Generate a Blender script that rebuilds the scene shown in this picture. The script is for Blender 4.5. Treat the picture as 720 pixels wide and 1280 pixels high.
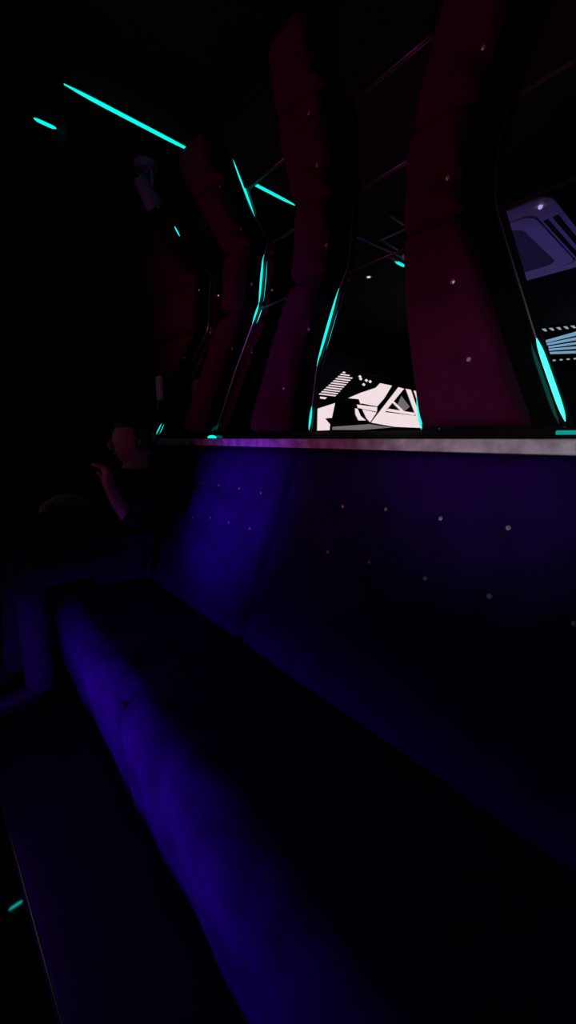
import bpy, bmesh, math, random
from math import sin, cos, pi, radians, sqrt, exp
from mathutils import Vector, Matrix
random.seed(7)
for o in list(bpy.data.objects): bpy.data.objects.remove(o)
SC = bpy.context.scene
COL = SC.collection
EYE = 1.15                       # camera height above the floor
# ---------------------------------------------------------------- camera
# heading of the lens: between the sofa wall and the room's far end
PT = math.atan2(92, 480)
FWD = Vector((-cos(radians(40.85))*cos(PT), sin(radians(40.85))*cos(PT), -sin(PT)))
RGT = Vector((sin(radians(40.85)), cos(radians(40.85)), 0))
UPV = RGT.cross(FWD)
cam = bpy.data.cameras.new('camera'); co = bpy.data.objects.new('camera', cam); COL.objects.link(co)
m = Matrix((RGT, UPV, -FWD)).transposed().to_4x4(); m.translation = (0, 0, EYE); co.matrix_world = m
cam.sensor_fit = 'VERTICAL'; cam.sensor_height = 36; cam.lens = 36*480/1280; cam.clip_start = .02
SC.camera = co
# ---------------------------------------------------------------- world, exposure, added unseen spots
W = bpy.data.worlds.new('world'); SC.world = W; W.use_nodes = True
W.node_tree.nodes['Background'].inputs[0].default_value = (.05, .03, 1, 1)
W.node_tree.nodes['Background'].inputs[1].default_value = .004
SC.view_settings.view_transform = 'Standard'; SC.view_settings.look = 'None'
SC.view_settings.exposure = 0; SC.view_settings.gamma = 1; SC.view_settings.use_curve_mapping = False

def spot(name, loc, aim, color, power, angle, blend, size=.1):
    l = bpy.data.lights.new(name, 'SPOT'); l.color = color; l.energy = power
    l.spot_size = radians(angle); l.spot_blend = blend; l.shadow_soft_size = size
    o = bpy.data.objects.new(name, l); COL.objects.link(o); o.location = loc
    o.rotation_euler = (Vector(aim)-Vector(loc)).to_track_quat('-Z', 'Y').to_euler()
    return o
spot('added_white_spot', (-.15, -2.4, 1.25), (-.36, 1, 1.19), (.93, .95, 1), 105, 15, 1)  # unseen spot added to brighten the marble ledge
spot('added_blue_spot', (-1.32, -1.3, .62), (-1.34, .9, .86), (.20, .02, 1), 200, 21, 1)  # put in to turn the left backrest blue, no fixture modelled
spot('added_indigo_spot', (-1.3, -1.4, .75), (-1.15, 1, 1.56), (.25, .03, 1), 50, 16, 1)  # extra unseen spot tinting the lower middle columns
spot('added_magenta_spot', (-1.3, -1.7, .62), (-1.0, 1, 1.80), (1, .10, .45), 40, 50, .85)  # added fill for the burgundy columns, source unseen
spot('added_violet_spot', (-1.5, -1.1, .75), (-1.3, -1.3, 2.35), (.24, .16, 1), 13, 70, .7)  # put in to tint the air conditioner violet, source unseen

# ---------------------------------------------------------------- helpers
def ray(px, py):
    return RGT*(px-360) + UPV*(640-py) + FWD*480
def on_y(px, py, y):
    d = ray(px, py); return Vector((0, 0, EYE)) + d*(y/d.y)
def on_z(px, py, z):
    d = ray(px, py); return Vector((0, 0, EYE)) + d*((z-EYE)/d.z)
def on_x(px, py, x):
    d = ray(px, py); return Vector((0, 0, EYE)) + d*(x/d.x)

def mat(name, base, rough=.5, metal=0, emit=None, es=0, noise=None, spec=.5, sheen=0):
    M = bpy.data.materials.new(name); M.use_nodes = True
    nt = M.node_tree; b = nt.nodes['Principled BSDF']
    b.inputs['Base Color'].default_value = (*base, 1); b.inputs['Roughness'].default_value = rough
    b.inputs['Metallic'].default_value = metal; b.inputs['Specular IOR Level'].default_value = spec
    b.inputs['Sheen Weight'].default_value = sheen
    if emit: b.inputs['Emission Color'].default_value = (*emit, 1); b.inputs['Emission Strength'].default_value = es
    if noise:
        sc, c2, det = noise
        tc = nt.nodes.new('ShaderNodeTexCoord'); n = nt.nodes.new('ShaderNodeTexNoise'); r = nt.nodes.new('ShaderNodeValToRGB')
        n.inputs['Scale'].default_value = sc; n.inputs['Detail'].default_value = det
        nt.links.new(tc.outputs['Object'], n.inputs['Vector']); nt.links.new(n.outputs['Fac'], r.inputs['Fac'])
        r.color_ramp.elements[0].position = .32; r.color_ramp.elements[1].position = .68
        r.color_ramp.elements[0].color = (*base, 1); r.color_ramp.elements[1].color = (*c2, 1)
        nt.links.new(r.outputs['Color'], b.inputs['Base Color'])
    return M

M_BLACK = mat('black lacquer', (.004, .004, .005), .12, spec=.35)
M_MATTE = mat('matte black paint', (.006, .006, .009), .8, spec=.1)
M_WALL = mat('dark wall paint', (.02, .018, .04), .85, noise=(9, (.026, .023, .05), 4), spec=.1)
M_CEIL = mat('dark ceiling paint', (.006, .006, .009), .8, noise=(14, (.008, .008, .012), 4), spec=.1)
M_FLOOR = mat('black polished tile', (.003, .003, .003), .25, noise=(5, (.0045, .0045, .005), 6), spec=.12)
M_MIRROR = mat('silvered mirror', (.93, .94, .95), 0, 1)
M_CHROME = mat('brushed chrome', (.32, .32, .35), .3, 1)
M_ALU = mat('satin aluminium', (.13, .13, .16), .4, 1)
M_BURG = mat('burgundy velvet', (.052, .0010, .024), .85, noise=(30, (.066, .0013, .031), 5), spec=.1)
M_BLUE = mat('blue velvet', (.016, .0008, .075), .8, noise=(11, (.022, .001, .115), 7), spec=.08)
M_SEAT = mat('dark blue velvet', (.026, .001, .09), .8, noise=(11, (.050, .0012, .20), 7), spec=.03)
M_CRYSTAL = mat('crystal button', (.9, .9, .95), .12, .6)
M_MARBLE = mat('grey veined marble', (.30, .28, .33), .3, noise=(24, (.66, .64, .70), 7))
M_CYAN = mat('cyan glow', (.02, .1, .1), .4, emit=(.003, .80, .70), es=1.25)  # ceiling light lines; also reflections put in as glow on columns and ledge
M_CYANHOT = mat('bright painted cyan glint', (.02, .1, .1), .4, emit=(.06, 1, .74), es=1.5)  # glow standing in for the chrome reflection on the widest column
M_CYANDIM = mat('dim painted cyan glint', (.02, .1, .1), .4, emit=(.003, .80, .70), es=.35)  # glow standing in for the cyan reflection on the rail
M_CYANDASH = mat('strong cyan glow', (.02, .1, .1), .4, emit=(.02, .85, .80), es=4)
M_BLUEGLOW = mat('added blue glow', (.02, .02, .1), .4, emit=(.24, .0, 1), es=42)  # for the strip added under the table
M_WHITEP = mat('white appliance plastic', (.85, .84, .88), .45)
M_GRILLE = mat('grey grille', (.16, .16, .19), .6)
M_SLOT = mat('black slot', (.006, .006, .007), .8)
M_SCREEN = mat('black screen', (.004, .004, .005), .3)
M_PICW = mat('picture white', (0, 0, 0), .4, emit=(1, .82, .83), es=.95)
M_PICG = mat('picture grey', (0, 0, 0), .4, emit=(.5, .42, .43), es=.35)
M_PICB = mat('picture pale blue', (0, 0, 0), .4, emit=(.22, .42, .62), es=.85)
M_PICD = mat('picture pale dots', (0, 0, 0), .4, emit=(.5, .62, .7), es=.6)
M_LAMP = mat('lamp lens', (.5, .5, .5), .3, emit=(.5, .7, .8), es=1.1)
M_SKIN = mat('skin', (.50, .30, .22), .55, noise=(40, (.54, .33, .25), 3))
M_SHIRT = mat('black jersey', (.010, .010, .013), .9, noise=(60, (.014, .014, .018), 3), spec=.1)
M_TROUS = mat('dark denim', (.03, .03, .06), .9, noise=(70, (.045, .045, .09), 3), spec=.1)
M_HAIR = mat('black hair', (.008, .007, .007), .5)
M_SHOE = mat('dark shoe leather', (.012, .012, .015), .6, spec=.2)
M_DOOR = mat('dark stained door', (.008, .006, .008), .5, noise=(6, (.012, .009, .012), 8))

def finish(name, bm, mats, parent=None, smooth=False, sub=0, bevel=0):
    bmesh.ops.recalc_face_normals(bm, faces=bm.faces)
    me = bpy.data.meshes.new(name); bm.to_mesh(me); bm.free()
    for M in (mats if isinstance(mats, (list, tuple)) else [mats]): me.materials.append(M)
    if smooth:
        for p in me.polygons: p.use_smooth = True
    o = bpy.data.objects.new(name, me); COL.objects.link(o)
    if parent: o.parent = parent; o.matrix_parent_inverse = Matrix.Translation(-Vector(parent.location)) if parent.type == 'EMPTY' else Matrix()
    if bevel:
        b = o.modifiers.new('bevel', 'BEVEL'); b.width = bevel; b.segments = 2; b.limit_method = 'ANGLE'
    if sub:
        s = o.modifiers.new('sub', 'SUBSURF'); s.levels = sub; s.render_levels = sub
    return o
def tag(o, label=None, cat=None, group=None, kind=None):
    if label: o['label'] = label
    if cat: o['category'] = cat
    if group: o['group'] = group
    if kind: o['kind'] = kind
    return o
def thing(name, label, cat, loc, group=None):
    o = bpy.data.objects.new(name, None); COL.objects.link(o); o.location = loc; o.empty_display_size = .1
    return tag(o, label, cat, group)
def box(bm, lo, hi, mi=0):
    x0, y0, z0 = lo; x1, y1, z1 = hi
    v = [bm.verts.new(p) for p in ((x0,y0,z0),(x1,y0,z0),(x1,y1,z0),(x0,y1,z0),(x0,y0,z1),(x1,y0,z1),(x1,y1,z1),(x0,y1,z1))]
    for f in ((3,2,1,0),(4,5,6,7),(0,1,5,4),(1,2,6,5),(2,3,7,6),(3,0,4,7)):
        bm.faces.new([v[i] for i in f]).material_index = mi
def tube(bm, pts, rad, seg=8, mi=0):
    """tapered tube through pts; rad a number or list"""
    pts = [Vector(p) for p in pts]; R = rad if isinstance(rad, (list, tuple)) else [rad]*len(pts)
    rings = []
    for i, p in enumerate(pts):
        t = (pts[min(i+1, len(pts)-1)]-pts[max(i-1, 0)]).normalized()
        a = t.cross(Vector((0, 1, 0))) if abs(t.y) < .9 else t.cross(Vector((1, 0, 0)))
        a.normalize(); b = t.cross(a)
        rings.append([bm.verts.new(p+(a*cos(2*pi*k/seg)+b*sin(2*pi*k/seg))*R[i]) for k in range(seg)])
    for r0, r1 in zip(rings, rings[1:]):
        for k in range(seg):
            bm.faces.new((r0[k], r0[(k+1) % seg], r1[(k+1) % seg], r1[k])).material_index = mi
    bm.faces.new(rings[0][::-1]).material_index = mi; bm.faces.new(rings[-1]).material_index = mi
def boxobj(name, lo, hi, M, parent=None, bevel=0):
    bm = bmesh.new(); box(bm, lo, hi); return finish(name, bm, M, parent, bevel=bevel)
def tubeobj(name, pts, rad, M, parent=None, seg=8):
    bm = bmesh.new(); tube(bm, pts, rad, seg); return finish(name, bm, M, parent, smooth=True)
def poly(bm, pts, mi=0):
    bm.faces.new([bm.verts.new(p) for p in pts]).material_index = mi
def struct(o): o['kind'] = 'structure'; return o

# ---------------------------------------------------------------- room shell
CEIL = EYE+1.224
XE, XN = -3.08, 1.9        # far end wall, near end
YO, YW = -3.25, 1.0        # opposite wall, mirror plane
Z1, Z2, Z3 = EYE+.506, EYE+.716, EYE+.958
struct(boxobj('floor', (XE-.1, YO-.1, -.1), (XN+.1, YW+.14, 0), M_FLOOR))
struct(boxobj('ceiling', (XE-.1, YO-.1, CEIL), (XN+.1, YW+.14, CEIL+.1), M_CEIL))
struct(boxobj('wall_left', (XE-.1, YO-.1, 0), (XE, YW+.14, CEIL), M_WALL))
struct(boxobj('wall_right', (XN, YO-.1, 0), (XN+.1, YW+.14, CEIL), M_WALL))
struct(boxobj('wall_front', (XE, YO-.1, 0), (XN, YO, CEIL), M_WALL))
DX0, DX1, DZ = -3.04, -2.50, EYE+.757
bm = bmesh.new()
box(bm, (DX1, YW+.012, 0), (XN, YW+.14, CEIL)); box(bm, (XE, YW+.012, DZ), (DX1, YW+.14, CEIL)); box(bm, (XE, YW+.012, 0), (DX0, YW+.14, DZ))
struct(finish('wall_back', bm, M_WALL))
# cornice over the mirrors
struct(boxobj('trim_1', (DX1+.02, YW-.012, Z3), (XN, YW+.012, CEIL), M_CEIL))
tr = struct(boxobj('trim_2', (DX1+.02, YW-.022, CEIL-.012), (XN, YW-.012, CEIL), M_ALU))
# door
d = struct(boxobj('door_1', (DX0+.03, YW+.06, 0), (DX1-.03, YW+.10, DZ-.03), M_DOOR))
bm = bmesh.new()
for x in (DX0, DX1-.03): box(bm, (x, YW-.012, 0), (x+.03, YW+.11, DZ))
box(bm, (DX0, YW-.012, DZ-.03), (DX1, YW+.11, DZ)); finish('door_frame', bm, M_BLACK, d)
bm = bmesh.new(); tube(bm, [(DX0+.12, YW+.06, .95), (DX0+.12, YW+.025, .95), (DX0+.22, YW+.025, .95)], .008); finish('door_handle', bm, M_CHROME, d, True)

# ---------------------------------------------------------------- wall edges (read where the columns meet the glass)
def edge(pts, y):
    q = sorted([(p.z, p.x) for p in (on_y(a, b, y) for a, b in pts)])
    def f(z):
        if z <= q[0][0]: (z0, x0), (z1, x1) = q[0], q[1]; t = max(-.5, (z-z0)/(z1-z0))*.5; return x0+(x1-x0)*t
        for (z0, x0), (z1, x1) in zip(q, q[1:]):
            if z <= z1: return x0+(x1-x0)*(z-z0)/(z1-z0)
        (z0, x0), (z1, x1) = q[-2], q[-1]; return x1+(x1-x0)*(z-z1)/(z1-z0)*.6
    def smooth(z):
        return sum(f(z+d)*w for d, w in ((-.02, 1), (-.01, 2), (0, 3), (.01, 2), (.02, 1)))/9
    return smooth
YF = .955
R3 = edge([(709,530),(672,425),(640,320),(621,255),(623,195),(640,121),(662,58),(690,-10)], YW)
L3 = edge([(530,537),(521,470),(513,400),(510,300),(515,215),(532,125),(547,65),(566,0),(572,-20)], YF)
R2 = edge([(388,540),(398,457),(425,363),(437,335),(441,293),(445,240),(443,170),(435,100),(428,60)], YW)
L2 = edge([(316,542),(340,462),(371,364),(376,320),(378,281),(374,257),(359,192),(352,140),(346,90)], YF)
R1 = edge([(270,543),(297,460),(318,404),(326,380),(331,322),(338,302),(321,273),(290,190)], YW)
L1 = edge([(234,543),(262,465),(287,392),(290,339),(287,318),(268,280),(244,242),(232,215)], YF)
R0 = edge([(196,545),(229,477),(262,411),(263,372),(265,345),(229,299),(219,281),(208,258)], YW)
L0 = edge([(166,545),(180,480),(190,410),(190,370),(180,330),(168,300)], YF)
ZB = EYE+.024

def loft(bm, secs, mi=0):
    rings = [[bm.verts.new(p) for p in s] for s in secs]; n = len(rings[0])
    for a, b in zip(rings, rings[1:]):
        for k in range(n): bm.faces.new((a[k], a[(k+1) % n], b[(k+1) % n], b[k])).material_index = mi
    bm.faces.new(rings[0][::-1]).material_index = mi; bm.faces.new(rings[-1]).material_index = mi

SLANT = .052
def padsurf(L, R, segs, buttons):
    """returns h(u, z) -> protrusion of the tufted padding"""
    def h(u, z):
        for a, b in segs:
            if a <= z <= b:
                v = (z-a)/(b-a); break
        else: return 0
        e = max(0, 1-abs(2*u-1)**5)**.5 * max(0, 1-abs(2*v-1)**14)**.5
        r = .055*e
        x = L(z)+(R(z)-SLANT-L(z))*u
        for bx, bz in buttons:
            dd = ((x-bx)**2+(z-bz)**2)
            r -= .022*exp(-dd/.0011)+.010*exp(-dd/.008)
        return max(.003, r)
    return h

def crystal(name, c, r, parent, nrm=Vector((0, -1, 0))):
    bm = bmesh.new()
    bmesh.ops.create_icosphere(bm, subdivisions=1, radius=r)
    q = nrm.to_track_quat('Z', 'Y').to_matrix()
    for v in bm.verts: v.co = q @ Vector((v.co.x, v.co.y, v.co.z*.55)) + Vector(c)
    return finish(name, bm, M_CRYSTAL, parent)

def column(L, R, pix_buttons, label, lights, ticks=()):  # lights: chrome reflections put in as glowing tubes
    zt = CEIL-.003
    root = thing('padded_column', label, 'column', ((L(ZB)+R(ZB))/2, .98, ZB), 'wavy padded columns along the mirror wall')
    zs = [ZB+.002+(zt-ZB-.002)*i/60 for i in range(61)]
    bm = bmesh.new()
    loft(bm, [[(L(z)+.004, YW-.001, z), (L(z)+.004, YF, z), (R(z)-SLANT, YF, z), (R(z)-.008, YW-.003, z), (R(z)+.013, YW-.003, z), (R(z)+.013, YW-.001, z)] for z in zs])
    finish('column_body', bm, M_BLACK, root)
    segs = [(ZB+.004, Z1-.003), (Z1+.003, Z2-.003), (Z2+.003, Z3+.05), (Z3+.056, zt)]
    bt = [on_y(a, b, .915) for a, b in pix_buttons]
    hh = padsurf(L, R, segs, [(p.x, p.z) for p in bt])
    pads = []
    for a, b in segs:
        bm = bmesh.new(); nu, nv = 22, max(8, int((b-a)/.012)); g = []
        for j in range(nv+1):
            z = a+(b-a)*j/nv; row = []
            for i in range(nu+1):
                u = i/nu; x = L(z)+(R(z)-SLANT-L(z))*u
                row.append(bm.verts.new((x, YF-hh(u, z), z)))
            g.append(row)
        for j in range(nv):
            for i in range(nu): bm.faces.new((g[j][i], g[j][i+1], g[j+1][i+1], g[j+1][i]))
        rim = [g[0][i] for i in range(nu+1)]+[g[j][nu] for j in range(1, nv+1)]+[g[nv][i] for i in range(nu-1, -1, -1)]+[g[j][0] for j in range(nv-1, 0, -1)]
        back = [bm.verts.new((v.co.x, YF+.001, v.co.z)) for v in rim]
        for k in range(len(rim)):
            bm.faces.new((rim[k], rim[(k+1) % len(rim)], back[(k+1) % len(rim)], back[k]))
        pads.append((a, b, finish('cushion', bm, M_BURG, root, smooth=True)))
    for p in bt:
        for a, b, o in pads:
            if a <= p.z <= b:
                u = (p.x-L(p.z))/(R(p.z)-SLANT-L(p.z))
                crystal('crystal_button', (p.x, YF-hh(u, p.z)-.001, p.z), .0062, o)
    # chrome edge where the column meets the glass, and along its other side
    tubeobj('edge_trim', [(R(z), YW-.005, z) for z in zs], .0042, M_CHROME, root, 6)
    tubeobj('edge_trim', [(L(z)-.002, YF+.004, z) for z in zs], .003, M_CHROME, root, 6)
    for side, y0, y1, r, mt in lights:      # chrome reflections put in as glowing tubes, pixel rows read as heights
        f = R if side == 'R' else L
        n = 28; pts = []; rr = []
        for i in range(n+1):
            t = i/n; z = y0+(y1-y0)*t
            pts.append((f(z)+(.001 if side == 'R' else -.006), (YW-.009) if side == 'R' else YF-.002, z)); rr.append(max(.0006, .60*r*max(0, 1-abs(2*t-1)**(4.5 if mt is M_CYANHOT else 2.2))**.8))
        tubeobj('added_glow_strip', pts, rr, mt, root, 8)
    return root
def zr(x, y, side='R'):
    return on_y(x, y, YW if side == 'R' else YF).z

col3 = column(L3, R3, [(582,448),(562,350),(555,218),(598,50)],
    'widest burgundy padded column, nearest of the row, with a bright painted cyan reflection down its right foot',
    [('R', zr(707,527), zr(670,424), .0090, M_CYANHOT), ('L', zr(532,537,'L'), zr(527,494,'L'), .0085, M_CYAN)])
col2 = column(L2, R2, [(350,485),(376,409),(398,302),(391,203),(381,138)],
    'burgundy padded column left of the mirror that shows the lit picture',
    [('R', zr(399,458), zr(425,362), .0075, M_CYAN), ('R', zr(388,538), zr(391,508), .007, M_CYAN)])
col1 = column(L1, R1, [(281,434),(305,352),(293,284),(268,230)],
    'burgundy padded column with painted cyan reflections in two lengths along its bent right edge',
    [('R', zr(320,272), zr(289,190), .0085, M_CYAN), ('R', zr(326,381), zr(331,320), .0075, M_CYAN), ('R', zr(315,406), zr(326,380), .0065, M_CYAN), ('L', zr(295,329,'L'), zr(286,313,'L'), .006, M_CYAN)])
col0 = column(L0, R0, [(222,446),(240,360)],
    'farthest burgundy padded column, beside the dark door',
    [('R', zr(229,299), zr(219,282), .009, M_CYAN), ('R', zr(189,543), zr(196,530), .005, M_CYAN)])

# ---------------------------------------------------------------- mirrors in the gaps
def mirror(A, B, label, x_fixed=None):
    zt = Z3
    root = thing('wall_mirror', label, 'mirror', ((A(ZB)+B(ZB))/2, YW, ZB), 'mirrors between the padded columns')
    for a, b in ((ZB, Z1), (Z1, Z2), (Z2, zt)):
        zs = [a+.001+(b-a-.002)*i/12 for i in range(13)]; bm = bmesh.new()
        loft(bm, [[(A(z)+.010, YW+.008, z), (A(z)+.010, YW, z), (B(z)+.03, YW, z), (B(z)+.03, YW+.008, z)] for z in zs])
        finish('mirror_pane', bm, M_MIRROR, root)
    for z in (Z1, Z2, zt-.003):
        tubeobj('seam_trim', [(A(z)+.003, YW-.003, z), ((A(z)+B(z))/2, YW-.003, z), (B(z)+.012, YW-.003, z)], .0028, M_ALU, root, 6)
    return root
NEAR = lambda z: 1.3
mirror(R0, L1, 'narrow bent mirror strip between the farthest column and the next')
mirror(R1, L2, 'dark mirror between the two middle columns, reflecting the ceiling light line')
mirror(R2, L3, 'mirror reflecting the bright black and white picture')
mr = mirror(R3, NEAR, 'mirror right of the widest column, reflecting the ceiling air conditioner')
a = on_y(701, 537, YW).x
tubeobj('added_glow_strip', [(a, YW-.0285, EYE+.012), (a+.25, YW-.0285, EYE+.012)], .0045, M_CYANDIM, mr, 8)  # cyan reflection on the rail, made as a glowing tube

# ---------------------------------------------------------------- ledge
bm = bmesh.new(); box(bm, (DX1+.02, .945, EYE-.034), (XN-.01, YW+.011, EYE-.001))
tag(finish('ledge', bm, M_MARBLE, bevel=.003), 'long grey marble ledge running above the sofa back', 'ledge')
tag(boxobj('mirror_rail', (DX1+.02, YW-.025, EYE-.001), (XN-.01, YW+.011, ZB), M_BLACK, bevel=.002), 'glossy black rail along the foot of the mirrors', 'rail')
# oval cyan reflection on the ledge, put in as a glowing shape
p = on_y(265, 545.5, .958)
r = thing('ledge_glint', 'small oval painted cyan reflection on the ledge at the foot of a column', 'light', (p.x, .958, EYE-.001))
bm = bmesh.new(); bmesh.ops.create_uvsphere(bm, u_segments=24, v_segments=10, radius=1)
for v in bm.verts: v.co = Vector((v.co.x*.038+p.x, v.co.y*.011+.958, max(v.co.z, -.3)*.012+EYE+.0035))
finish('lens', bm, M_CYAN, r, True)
bm = bmesh.new(); bmesh.ops.create_cone(bm, cap_ends=True, segments=24, radius1=1, radius2=.96, depth=1)
for v in bm.verts: v.co = Vector((v.co.x*.044+p.x, v.co.y*.0128+.958, EYE+.0+v.co.z*.002))
finish('rim', bm, M_CHROME, r)

# pale plate hung on the far column
p = on_y(197, 485, .885)
r = thing('intercom_plate', 'small pale upright plate with a short cord on the farthest column', 'wall plate', p)
bm = bmesh.new(); box(bm, (p.x-.028, .885, p.z-.062), (p.x+.028, .905, p.z+.062)); finish('plate', bm, M_WHITEP, r, bevel=.005)
bm = bmesh.new(); tube(bm, [(p.x-.02, .893, p.z-.06), (p.x-.023, .89, p.z-.085), (p.x-.022, .89, p.z-.11)], .003); finish('cord', bm, M_WHITEP, r, True)

# ---------------------------------------------------------------- sofa
def backY(z):                     # z above floor -> front of the padded back
    return .962-.42*(EYE-z)
SEAM = -1.045
SX0, SX1 = -2.48, 1.2
sofa = thing('banquette_sofa', 'long dark blue velvet banquette along the mirror wall with a tufted back', 'sofa', (-.6, .55, 0))
def backpanel(x0, x1, buttons):
    z0, z1 = .44, EYE-.038
    nx, nz = max(20, int((x1-x0)/.018)), 40
    bm = bmesh.new(); g = []
    def pos(x, z):
        e = min(1, (x-x0)/.035, (x1-x)/.035); e = sqrt(max(0, 1-(1-e)**2))
        t = min(1, (z1-z)/.035); t = sqrt(max(0, 1-(1-t)**2))
        y = backY(z)+.045*(1-e)+.03*(1-t)
        for bx, bz in buttons:
            dd = (x-bx)**2+(z-bz)**2
            y += .016*exp(-dd/.0007)+.010*exp(-dd/.0035)
        # soft pleats between neighbouring buttons
        return min(y, YW-.02)
    for j in range(nz+1):
        z = z0+(z1-z0)*j/nz
        # the joint between sections sweeps in a shallow curve
        row = []
        for i in range(nx+1):
            x = x0+(x1-x0)*i/nx
            row.append(bm.verts.new((x, pos(x, z), z)))
        g.append(row)
    for j in range(nz):
        for i in range(nx): bm.faces.new((g[j][i], g[j][i+1], g[j+1][i+1], g[j+1][i]))
    rim = [g[0][i] for i in range(nx+1)]+[g[j][nx] for j in range(1, nz+1)]+[g[nz][i] for i in range(nx-1, -1, -1)]+[g[j][0] for j in range(nz-1, 0, -1)]
    bk = [bm.verts.new((v.co.x, YW-.006, v.co.z)) for v in rim]
    for k in range(len(rim)): bm.faces.new((rim[k], rim[(k+1) % len(rim)], bk[(k+1) % len(rim)], bk[k]))
    o = finish('backrest', bm, M_BLUE, sofa, smooth=True)
    for bx, bz in buttons:
        crystal('crystal_button', (bx, pos(bx, bz)-.002, bz), .0068, o, Vector((0, -1, .3)).normalized())
def back_at(px, py):
    d = ray(px, py); k = .962/(d.y-.42*d.z); p = Vector((0, 0, EYE))+d*k; return (p.x, p.z)
bA = [back_at(*q) for q in ((422,634),(476,638),(545,650),(630,662),(403,692),(455,705),(525,726),(606,749),(714,785))]
bA += [(bA[3][0]+.155, bA[3][1]), (bA[3][0]+.31, bA[3][1]), (bA[8][0]+.155, bA[8][1])]
bB = [back_at(*q) for q in ((245,605),(268,607),(293,611),(320,617),(235,648),(257,648),(280,654),(306,662))]
bB += [(bB[0][0]-.155*i, bB[0][1]) for i in (1, 2, 3)]+[(bB[4][0]-.155*i, bB[4][1]) for i in (1, 2, 3)]
backpanel(SEAM+.001, SX1, bA)
backpanel(SX0, SEAM-.001, bB)
def seatpanel(x0, x1):
    # profile from the floor-side of the front, over the rounded nose, back to the backrest
    prof = [(.285, .075), (.272, .16), (.262, .25), (.256, .345)]
    for k in range(1, 13):
        a = k/12*pi/2; prof.append((.256+.10*(1-cos(a)), .345+.10*sin(a)))
    prof += [(.47, .452), (.58, .450), (.70, .44), (.76, .40), (.76, .075)]
    nx = int((x1-x0)/.03); bm = bmesh.new(); rings = []
    for i in range(nx+1):
        x = x0+(x1-x0)*i/nx; e = min(1, (x-x0)/.03, (x1-x)/.03); s = .02*(1-sqrt(max(0, 1-(1-e)**2)))
        ring = []
        for k, (y, z) in enumerate(prof):
            w = .0035*sin(x*9+z*14)+.0025*sin(x*23-y*30) if k < 18 else 0
            ring.append(bm.verts.new((x, y+s*(1 if z < .44 else 0)+w, z-(s if z > .40 else 0)+w*.5)))
        rings.append(ring)
    n = len(prof)
    for a, b in zip(rings, rings[1:]):
        for k in range(n): bm.faces.new((a[k], a[(k+1) % n], b[(k+1) % n], b[k]))
    bm.faces.new(rings[0][::-1]); bm.faces.new(rings[-1])
    finish('seat', bm, M_SEAT, sofa, smooth=True)
seatpanel(SX0, SEAM-.002); seatpanel(SEAM+.002, SX1)
boxobj('plinth', (SX0+.02, .33, 0), (SX1-.02, .95, .077), M_MATTE, sofa)

# ---------------------------------------------------------------- coffee table
TX0, TX1, TY0, TH = -1.62, .75, -.62, .45
TA, TB = on_z(0, 995, .447), on_z(78, 1280, .447)
def tedge(x): return TA.y+(TB.y-TA.y)*(x-TA.x)/(TB.x-TA.x)
table = thing('coffee_table', 'low black glass coffee table with a thin metal edge beside the sofa', 'table', (-.4, -.3, 0))
bm = bmesh.new()
loft(bm, [[(TX0, TY0, z), (TX1, TY0, z), (TX1, tedge(TX1)-.004, z), (TX0, tedge(TX0)-.004, z)] for z in (TH-.02, TH)])
finish('table_top', bm, mat('black glass', (.003, .003, .004), .025, spec=1), table)
def rim(pts, r, M, nm): tubeobj(nm, pts, r, M, table, 6)
rim([(TX0, tedge(TX0), TH-.003), (TX1, tedge(TX1), TH-.003)], .0028, M_CHROME, 'edge_trim')
for x, y in ((TX0+.08, TY0+.08), (TX1-.08, TY0+.08), (TX0+.08, -.14), (TX1-.08, -.14)):
    bm = bmesh.new(); box(bm, (x-.025, y-.025, 0), (x+.025, y+.025, TH-.02)); finish('leg', bm, M_BLACK, table, bevel=.003)
boxobj('added_glow_strip', (TX0+.03, -.085, TH-.034), (-.50, -.07, TH-.02), M_BLUEGLOW, table)  # unseen strip added beneath the top to light the sofa front

# ---------------------------------------------------------------- ceiling light lines
def bar(x, y0, y1, label, M, w=.0085, blocker=False):
    r = thing('ceiling_light_line', label, 'ceiling light', (x, (y0+y1)/2, CEIL), 'cyan light lines on the ceiling')
    boxobj('housing', (x-w-.003, y0-.004, CEIL-.006), (x+w+.003, y1+.004, CEIL), M_BLACK, r)
    if blocker: boxobj('reflection_blocker', (x-w-.012, y1+.006, CEIL-.085), (x+w+.13, y1+.010, CEIL), M_MATTE, r)  # fin added to block this line's reflection in the mirror
    tubeobj('diffuser', [(x, y0+(y1-y0)*i/12, CEIL-.007) for i in range(13)], [w*max(.25, (1-abs(i/6-1)**6))*.9 for i in range(13)], M, r, 8)
pa, pb = on_z(80, 101, CEIL), on_z(250, 193, CEIL)
LX = (pa.x+pb.x)/2
bar(LX, pa.y, .955, 'long cyan light line on the ceiling running to the mirror wall', M_CYAN)
p0, p1 = on_z(42, 145, CEIL), on_z(70, 158, CEIL)
bar((p0.x+p1.x)/2, p0.y, p1.y, 'short cyan light line at the upper left of the ceiling', M_CYAN, .008, True)
def table_hit(px, py):
    d = ray(px, py); t = on_z(px, py, TH); return t+Vector((d.x, d.y, -d.z))*((CEIL-TH)/-d.z)
t0, t1 = table_hit(11, 1137), table_hit(29, 1129)
bar((t0.x+t1.x)/2, min(t0.y, t1.y)-.0, max(t0.y, t1.y), 'short cyan ceiling light reflected in the black table top', M_CYANDASH, .0085, True)
q0, q1 = on_z(495, 325, CEIL), on_z(507, 331, CEIL)
bar(LX-.03, 2-q1.y, 2-q0.y, 'short cyan light reflected beside the left edge of the widest column', M_CYAN, .012)
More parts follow.
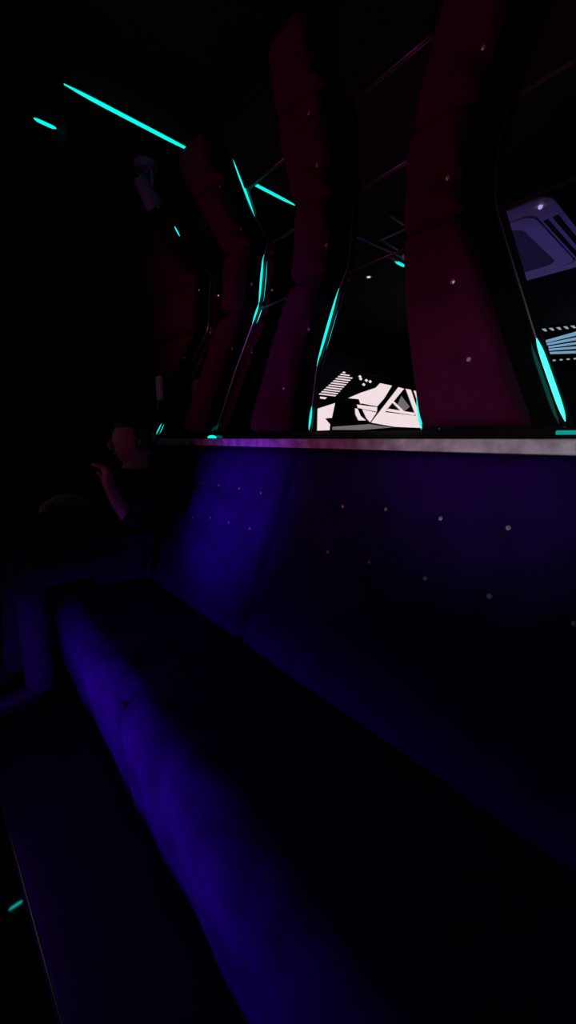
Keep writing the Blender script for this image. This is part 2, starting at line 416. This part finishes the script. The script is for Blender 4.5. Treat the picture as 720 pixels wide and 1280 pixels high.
# unlit aluminium ceiling profiles, reflected in the mirrors
def prof(a, b, label):
    A, B = on_z(*a, CEIL), on_z(*b, CEIL); A.y = 2-A.y; B.y = 2-B.y; A.z = B.z = CEIL-.005
    o = tubeobj('ceiling_profile', [A, (A+B)/2, B], .0075, M_WHITEP); tag(o, label, 'ceiling trim', 'unlit ceiling profiles')
for k, (a, b) in enumerate((((474,299),(506,286)), ((479,300),(498,311)), ((440,292),(505,321)), ((484,318),(497,325)), ((488,268),(507,280)))):
    prof(a, b, ['slim grey ceiling profile reflected across the gap, slanting up to the right', 'short grey ceiling profile reflected at the bend of two lines', 'longest grey ceiling profile reflected slanting down to the right',
                'grey ceiling profile reflected just before the small cyan light', 'topmost grey ceiling profile reflected left of the widest column'][k])
# small downlight seen in the mirror
p = on_z(461, 344, CEIL); p.y = 2-p.y
r = thing('downlight', 'small pale ceiling downlight reflected in the mirror', 'ceiling light', (p.x, p.y, CEIL))
bm = bmesh.new(); bmesh.ops.create_cone(bm, cap_ends=True, segments=20, radius1=.026, radius2=.03, depth=.012, matrix=Matrix.Translation((p.x, p.y, CEIL-.006))); finish('ring', bm, M_BLACK, r)
bm = bmesh.new(); bmesh.ops.create_cone(bm, cap_ends=True, segments=20, radius1=.013, radius2=.013, depth=.004, matrix=Matrix.Translation((p.x, p.y, CEIL-.014))); finish('lens', bm, M_LAMP, r)

# dark party lamp hung under the ceiling at the far end
p = on_z(185, 240, CEIL-.11)
r = thing('party_lamp', 'small dark party lamp hung from the ceiling above the farthest column', 'lamp', (p.x, p.y, CEIL))
M_LB = mat('lamp housing', (.12, .1, .22), .6)
bm = bmesh.new(); bmesh.ops.create_cone(bm, cap_ends=True, segments=24, radius1=.05, radius2=.055, depth=.03, matrix=Matrix.Translation((p.x, p.y, CEIL-.015))); finish('base', bm, M_LB, r)
bm = bmesh.new(); tube(bm, [(p.x-.055, p.y, CEIL-.11), (p.x-.055, p.y, CEIL-.045), (p.x-.03, p.y, CEIL-.028), (p.x+.03, p.y, CEIL-.028), (p.x+.055, p.y, CEIL-.045), (p.x+.055, p.y, CEIL-.11)], .008); finish('yoke', bm, M_LB, r, True)
R_ = Matrix.Translation((p.x, p.y, CEIL-.115)) @ Matrix.Rotation(radians(35), 4, 'X')
bm = bmesh.new()
bmesh.ops.create_cone(bm, cap_ends=True, segments=24, radius1=.046, radius2=.034, depth=.12, matrix=R_); finish('head', bm, M_LB, r)
bm = bmesh.new(); bmesh.ops.create_uvsphere(bm, u_segments=16, v_segments=8, radius=.036, matrix=R_ @ Matrix.Translation((0, 0, -.05)) @ Matrix.Diagonal((1, 1, .45, 1))); finish('lens', bm, M_BLACK, r, True)

# ---------------------------------------------------------------- ceiling air conditioner (behind the lens, seen in the mirror)
c = on_z(688, 240, CEIL); ay1 = 2-c.y; ax1 = c.x
c2 = on_z(655, 350, CEIL); ay0 = 2-c2.y; ax0 = -1.70
r = thing('ceiling_air_conditioner', 'square white ceiling air conditioner reflected in the mirror at the right', 'air conditioner', ((ax0+ax1)/2, (ay0+ay1)/2, CEIL))
cx, cy = (ax0+ax1)/2, (ay0+ay1)/2; HX, HY = (ax1-ax0)/2, (ay1-ay0)/2
def ring(bm, ro, ri, z0, z1, rad=.03):
    def rr(h, rad, z):
        out = []
        for sx, sy, a0 in ((1, 1, 0), (-1, 1, 90), (-1, -1, 180), (1, -1, 270)):
            for k in range(5):
                a = radians(a0+k*22.5); out.append((cx+sx*(HX+h-rad)+rad*cos(a), cy+sy*(HY+h-rad)+rad*sin(a), z))
        return out
    A = [[bm.verts.new(p) for p in rr(h, q, z)] for h, q, z in ((ro, rad, CEIL), (ro, rad, z0), (ri, rad*.9, z1), (ri, rad*.9, CEIL))]
    n = len(A[0])
    for a, b in ((0, 1), (1, 2), (2, 3), (3, 0)):
        for k in range(n): bm.faces.new((A[a][k], A[a][(k+1) % n], A[b][(k+1) % n], A[b][k]))
bm = bmesh.new(); ring(bm, 0, -.108, CEIL-.010, CEIL-.016, .07); finish('outer_frame', bm, M_WHITEP, r)
bm = bmesh.new(); ring(bm, -.118, -.205, CEIL-.018, CEIL-.020, .08); finish('inner_frame', bm, M_WHITEP, r)
bm = bmesh.new(); ring(bm, -.104, -.122, CEIL-.004, CEIL-.004, .07); finish('gap', bm, M_SLOT, r)
bm = bmesh.new(); box(bm, (cx-HX+.20, cy-HY+.20, CEIL-.014), (cx+HX-.20, cy+HY-.20, CEIL)); finish('intake_grille', bm, M_GRILLE, r)
for sx in (1, -1):
    for d0, d1 in ((.030, .050), (.078, .096)):
        xs = sorted((cx+sx*(HX-d0), cx+sx*(HX-d1))); bm = bmesh.new(); box(bm, (xs[0], cy-HY+.20, CEIL-.021), (xs[1], cy+HY-.24, CEIL-.012)); finish('outlet_slot', bm, M_SLOT, r)
bm = bmesh.new(); box(bm, (cx-.2, cy+HY-.165, CEIL-.0225), (cx+.2, cy+HY-.145, CEIL-.012)); finish('outlet_slot', bm, M_SLOT, r)
e = on_z(676, 254, CEIL); 
bm = bmesh.new(); bmesh.ops.create_uvsphere(bm, u_segments=12, v_segments=8, radius=.011, matrix=Matrix.Translation((e.x, 2-e.y, CEIL-.018))); finish('indicator_light', bm, mat('violet indicator', (.5, .5, .6), .4, emit=(.55, .42, .9), es=.8), r, True)

# ---------------------------------------------------------------- lit picture wall at the far end (seen in the mirror)
def scr(X, Y, off=.0):                  # a point of the zoomed picture -> on the far end wall's screen
    p = on_x(380+X/4.235, 440+Y/4.235, XE+.06+off); p.y = 2-p.y; return p
yR, yL = 2-on_x(380+66/4.235, 540, XE+.06).y, YO+.03
r = thing('video_wall', 'wide lit screen showing a black and white picture, reflected between two columns', 'screen', (XE+.03, (yR+yL)/2, .9))
boxobj('screen_panel', (XE+.003, yL, .82), (XE+.055, yR, EYE+.93), M_SCREEN, r)
bm = bmesh.new()
def P(pts, mi=0, off=0): poly(bm, [scr(x, y, off) for x, y in pts], mi)
for k in range(11):
    y = 103+k*11.5; xl = 212-(y-100)*1.09; xr = 262-max(0, (y-122))*.95 if y > 122 else 215+(y-100)*2
    P([(xl, y), (xr, y+3+(xr-xl)*.09), (xr-5, y+9+(xr-xl)*.09), (xl-6, y+6.5)])
P([(85,236),(122,240),(112,250),(85,246)])
P([(72,300),(165,270),(148,348),(112,352),(138,382),(136,414),(70,416)])
P([(234,244),(300,216),(378,190),(362,212),(325,252),(300,276),(290,250)])
P([(403,165),(466,178),(425,245),(388,288),(300,271)])
P([(280,278),(388,292),(386,316),(285,296)])
P([(308,303),(384,320),(350,372),(330,350)])
P([(270,298),(284,300),(300,338),(328,362),(288,362),(272,330)])
P([(500,186),(530,194),(436,308),(428,322),(392,352),(356,372)])
P([(430,318),(590,338),(626,402),(480,396),(356,374)])
P([(538,194),(566,200),(610,330),(626,400),(592,340)])
P([(580,204),(612,210),(614,300)])
P([(448,300),(585,322),(586,336),(432,312)], 0, .004)
P([(516,232),(560,290),(535,312),(494,280)], 1)
P([(458,258),(468,254),(532,314),(518,318)], 0, .004)
for fx, fy in ((300,142),(316,172),(350,156),(330,150),(296,130)):
    P([(fx-9, fy), (fx, fy-8), (fx+9, fy), (fx+2, fy+9)])
P([(150,396),(345,382),(470,399),(300,413),(150,412)], 1)
finish('picture', bm, [M_PICW, M_PICG], r)
tubeobj('bezel_glint', [scr(262, 98, .005), scr(470, 146, .005)], .008, M_ALU, r, 6).name = 'bezel_glint_bar'  # bar put in for the highlight along the frame edge

# striped light panel on the opposite wall
def opp(X, Y, off=0):
    p = on_y(640+X/7.11, 380+Y/7.11, 2-(YO+.05+off)); p.y = 2-p.y; return p
A, B = opp(255, 195), opp(900, 540)
r = thing('light_panel', 'black panel of pale blue light stripes reflected at the right edge', 'light panel', ((A.x+B.x)/2, YO+.03, A.z))
boxobj('panel', (min(A.x, B.x), YO+.003, B.z), (max(A.x, B.x), YO+.048, min(A.z+.02, CEIL-.005)), M_SCREEN, r)
bm = bmesh.new()
for pts in (((298,322),(900,150),(900,200),(300,346)), ((306,350),(900,225),(900,262),(312,368)), ((322,376),(900,285),(900,315),(326,392)), ((325,398),(900,345),(900,372),(330,416)), ((332,426),(900,398),(900,428),(338,446))):
    poly(bm, [opp(x, y) for x, y in pts], 0)
finish('light_stripes', bm, M_PICB, r)
for k in range(10):
    x = 262+k*64; y = 222-k*7; bm = bmesh.new()
    poly(bm, [opp(*q) for q in ((x, y), (x+34, y-4), (x+52, y+20), (x+30, y+22))]); finish('light_dot', bm, M_PICD, r)
for k in range(9):
    x = 360+k*62; y = 503-k*5; bm = bmesh.new()
    poly(bm, [opp(*q) for q in ((x, y-8), (x+26, y-10), (x+30, y+2), (x+4, y+6))]); finish('light_dot', bm, M_PICD, r)

# ---------------------------------------------------------------- seated person at the far end of the sofa
per = thing('person', 'person in dark clothes seated at the far end of the sofa, one hand raised', 'person', (-2.0, .60, .0))
def skin(name, verts, edges, M, sub=2):
    me = bpy.data.meshes.new(name); me.from_pydata([v[:3] for v in verts], [], edges); me.materials.append(M)
    o = bpy.data.objects.new(name, me); COL.objects.link(o); o.parent = per; o.matrix_parent_inverse = Matrix.Translation(-Vector(per.location))
    s = o.modifiers.new('skin', 'SKIN'); s.use_smooth_shade = True
    for i, v in enumerate(verts):
        sv = me.skin_vertices[0].data[i]; sv.radius = (v[3], v[4] if len(v) > 4 else v[3]); sv.use_root = (i == 0)
    u = o.modifiers.new('sub', 'SUBSURF'); u.levels = sub; u.render_levels = sub
    dg = bpy.context.evaluated_depsgraph_get(); ev = bpy.data.meshes.new_from_object(o.evaluated_get(dg))
    o.modifiers.clear(); o.data = ev
    ev.materials.clear(); ev.materials.append(M)
    for p in ev.polygons: p.use_smooth = True; p.material_index = 0
    return o
J = dict(pel=(-2.0,.60,.575), sp=(-2.0,.635,.72), ch=(-2.0,.67,.86), nk=(-2.0,.675,.975), hd0=(-2.0,.675,1.025), hd1=(-2.0,.665,1.10), hd2=(-2.0,.67,1.155),
  ls=(-1.83,.665,.935), le=(-1.76,.56,.735), lw=(-1.835,.50,.895), rs=(-2.17,.665,.935), re=(-2.20,.53,.76), rw=(-2.02,.385,.855),
  lh=(-1.90,.55,.56), lk=(-1.89,.17,.575), la=(-1.89,.165,.10), rh=(-2.10,.55,.56), rk=(-2.13,.16,.57), ra=(-2.14,.10,.10))
V = []; Ed = []; ix = {}
def av(k, p, r, parent=None, r2=None):
    ix[k] = len(V); V.append((*p, r, r2 or r))
    if parent: Ed.append((ix[parent], ix[k]))
av('pel', (J['pel'][0], J['pel'][1], .60), .10, None); av('sp', J['sp'], .11, 'pel'); av('ch', J['ch'], .115, 'sp'); av('nk', J['nk'], .052, 'ch'); av('hd0', J['hd0'], .058, 'nk'); av('hd1', J['hd1'], .082, 'hd0'); av('hd2', J['hd2'], .062, 'hd1')
for s in 'lr':
    av(s+'s', J[s+'s'], .055, 'ch'); av(s+'e', J[s+'e'], .040, s+'s'); av(s+'w', J[s+'w'], .024, s+'e')
    av(s+'h', Vector(J[s+'h'])+Vector((0, 0, .012)), .058, 'pel'); av(s+'k', J[s+'k'], .046, s+'h'); av(s+'a', J[s+'a'], .027, s+'k')
    f = J[s+'a']; av(s+'f', (f[0], f[1]-.11, .045), .028, s+'a')
def hand(s, fw, up, side):
    """palm and five bent fingers; fw: towards the finger tips, side: towards the thumb"""
    w = Vector(J[s+'w']); fw = Vector(fw).normalized(); side = Vector(side); side = (side-fw*side.dot(fw)).normalized(); dn = Vector(up).normalized()
    c = w+fw*.05; av(s+'palm', c, .026, s+'w')
    for k, (o, L) in enumerate(((.026, .070), (.009, .078), (-.009, .073), (-.026, .058))):
        b = w+fw*.088+side*o; av(f'{s}f{k}a', b, .0105, s+'palm')
        m = b+fw*L*.42+dn*L*.22; av(f'{s}f{k}b', m, .0090, f'{s}f{k}a')
        t = m+fw*L*.10+dn*L*.42; av(f'{s}f{k}c', t, .0078, f'{s}f{k}b')
    b = w+fw*.035+side*.034; av(s+'ta', b, .012, s+'palm')
    m = b+fw*.032+side*.012+dn*.012; av(s+'tb', m, .0105, s+'ta'); av(s+'tc', m+fw*.026+dn*.014-side*.004, .0085, s+'tb')
hand('l', (-.05,-.12,1), (0,-1,-.2), (-1,0,.1)); hand('r', (.25,-1,-.05), (0,-.2,-1), (1,.25,.2))
body = skin('body', V, Ed, M_SKIN)
# face
hx, hy, hz = J['hd1']
def blob(name, c, s, M, parent, seg=14):
    bm = bmesh.new(); bmesh.ops.create_uvsphere(bm, u_segments=seg, v_segments=seg//2+2, radius=1)
    for v in bm.verts: v.co = Vector((v.co.x*s[0]+c[0], v.co.y*s[1]+c[1], v.co.z*s[2]+c[2]))
    return finish(name, bm, M, parent, True)
blob('head_shape', (hx, hy, hz), (.074, .094, .112), M_SKIN, per, 24).name = 'face'
blob('nose', (hx, hy-.098, hz-.012), (.013, .018, .024), M_SKIN, per)
blob('mouth', (hx, hy-.086, hz-.052), (.024, .008, .007), mat('lips', (.35, .14, .13), .5), per)
for sx in (-1, 1):
    blob('eye', (hx+sx*.031, hy-.081, hz+.006), (.013, .010, .008), mat('eye', (.6, .6, .6), .2), per)
    blob('ear', (hx+sx*.074, hy+.005, hz-.005), (.010, .020, .032), M_SKIN, per)
bm = bmesh.new(); bmesh.ops.create_uvsphere(bm, u_segments=32, v_segments=20, radius=1)
bmesh.ops.delete(bm, geom=[v for v in bm.verts if (v.co.y < -.25 and v.co.z < .52) or v.co.z < -.45], context='VERTS')
for v in bm.verts:
    k = 1+.03*sin(v.co.x*17+v.co.z*9)
    v.co = Vector((v.co.x*.085*k+hx, v.co.y*.106*k+hy+.006, v.co.z*.125*k+hz+.004))
ho = finish('hair', bm, M_HAIR, per, True); sm = ho.modifiers.new('solid', 'SOLIDIFY'); sm.thickness = .012
# clothes
V = []; Ed = []; ix = {}
av('ch', J['ch'], .128); av('sp', J['sp'], .124, 'ch'); av('pel', (-2.0,.595,.62), .135, 'sp'); av('hem', (-2.0,.585,.55), .145, 'pel'); av('nk', (-2.0,.675,.965), .068, 'ch')
for s in 'lr':
    av(s+'s', J[s+'s'], .067, 'ch'); av(s+'e', J[s+'e'], .052, s+'s'); a_, b_ = Vector(J[s+'e']), Vector(J[s+'w']); av(s+'c', a_.lerp(b_, .45), .046, s+'e')
skin('jacket', V, Ed, M_SHIRT)
V = []; Ed = []; ix = {}
av('pel', (J['pel'][0], .565, .605), .125)
for s in 'lr':
    av(s+'h', Vector(J[s+'h'])+Vector((0, 0, .012)), .080, 'pel'); av(s+'m', Vector(J[s+'h']).lerp(Vector(J[s+'k']), .55)+Vector((0, 0, .006)), .070, s+'h'); av(s+'k', J[s+'k'], .066, s+'m')
    av(s+'c', Vector(J[s+'k']).lerp(Vector(J[s+'a']), .45), .058, s+'k'); av(s+'a', J[s+'a'], .056, s+'c'); av(s+'z', (J[s+'a'][0], J[s+'a'][1], .055), .058, s+'a')
skin('trousers', V, Ed, M_TROUS)
for s in 'lr':
    f = J[s+'a']; V = []; Ed = []; ix = {}
    av('a', (f[0], f[1]+.02, .062), .060); av('b', (f[0], f[1]-.08, .050), .054, 'a'); av('c', (f[0], f[1]-.19, .040), .042, 'b')
    skin('shoe', V, Ed, M_SHOE)
per.location.x += .08; per.location.z += .03
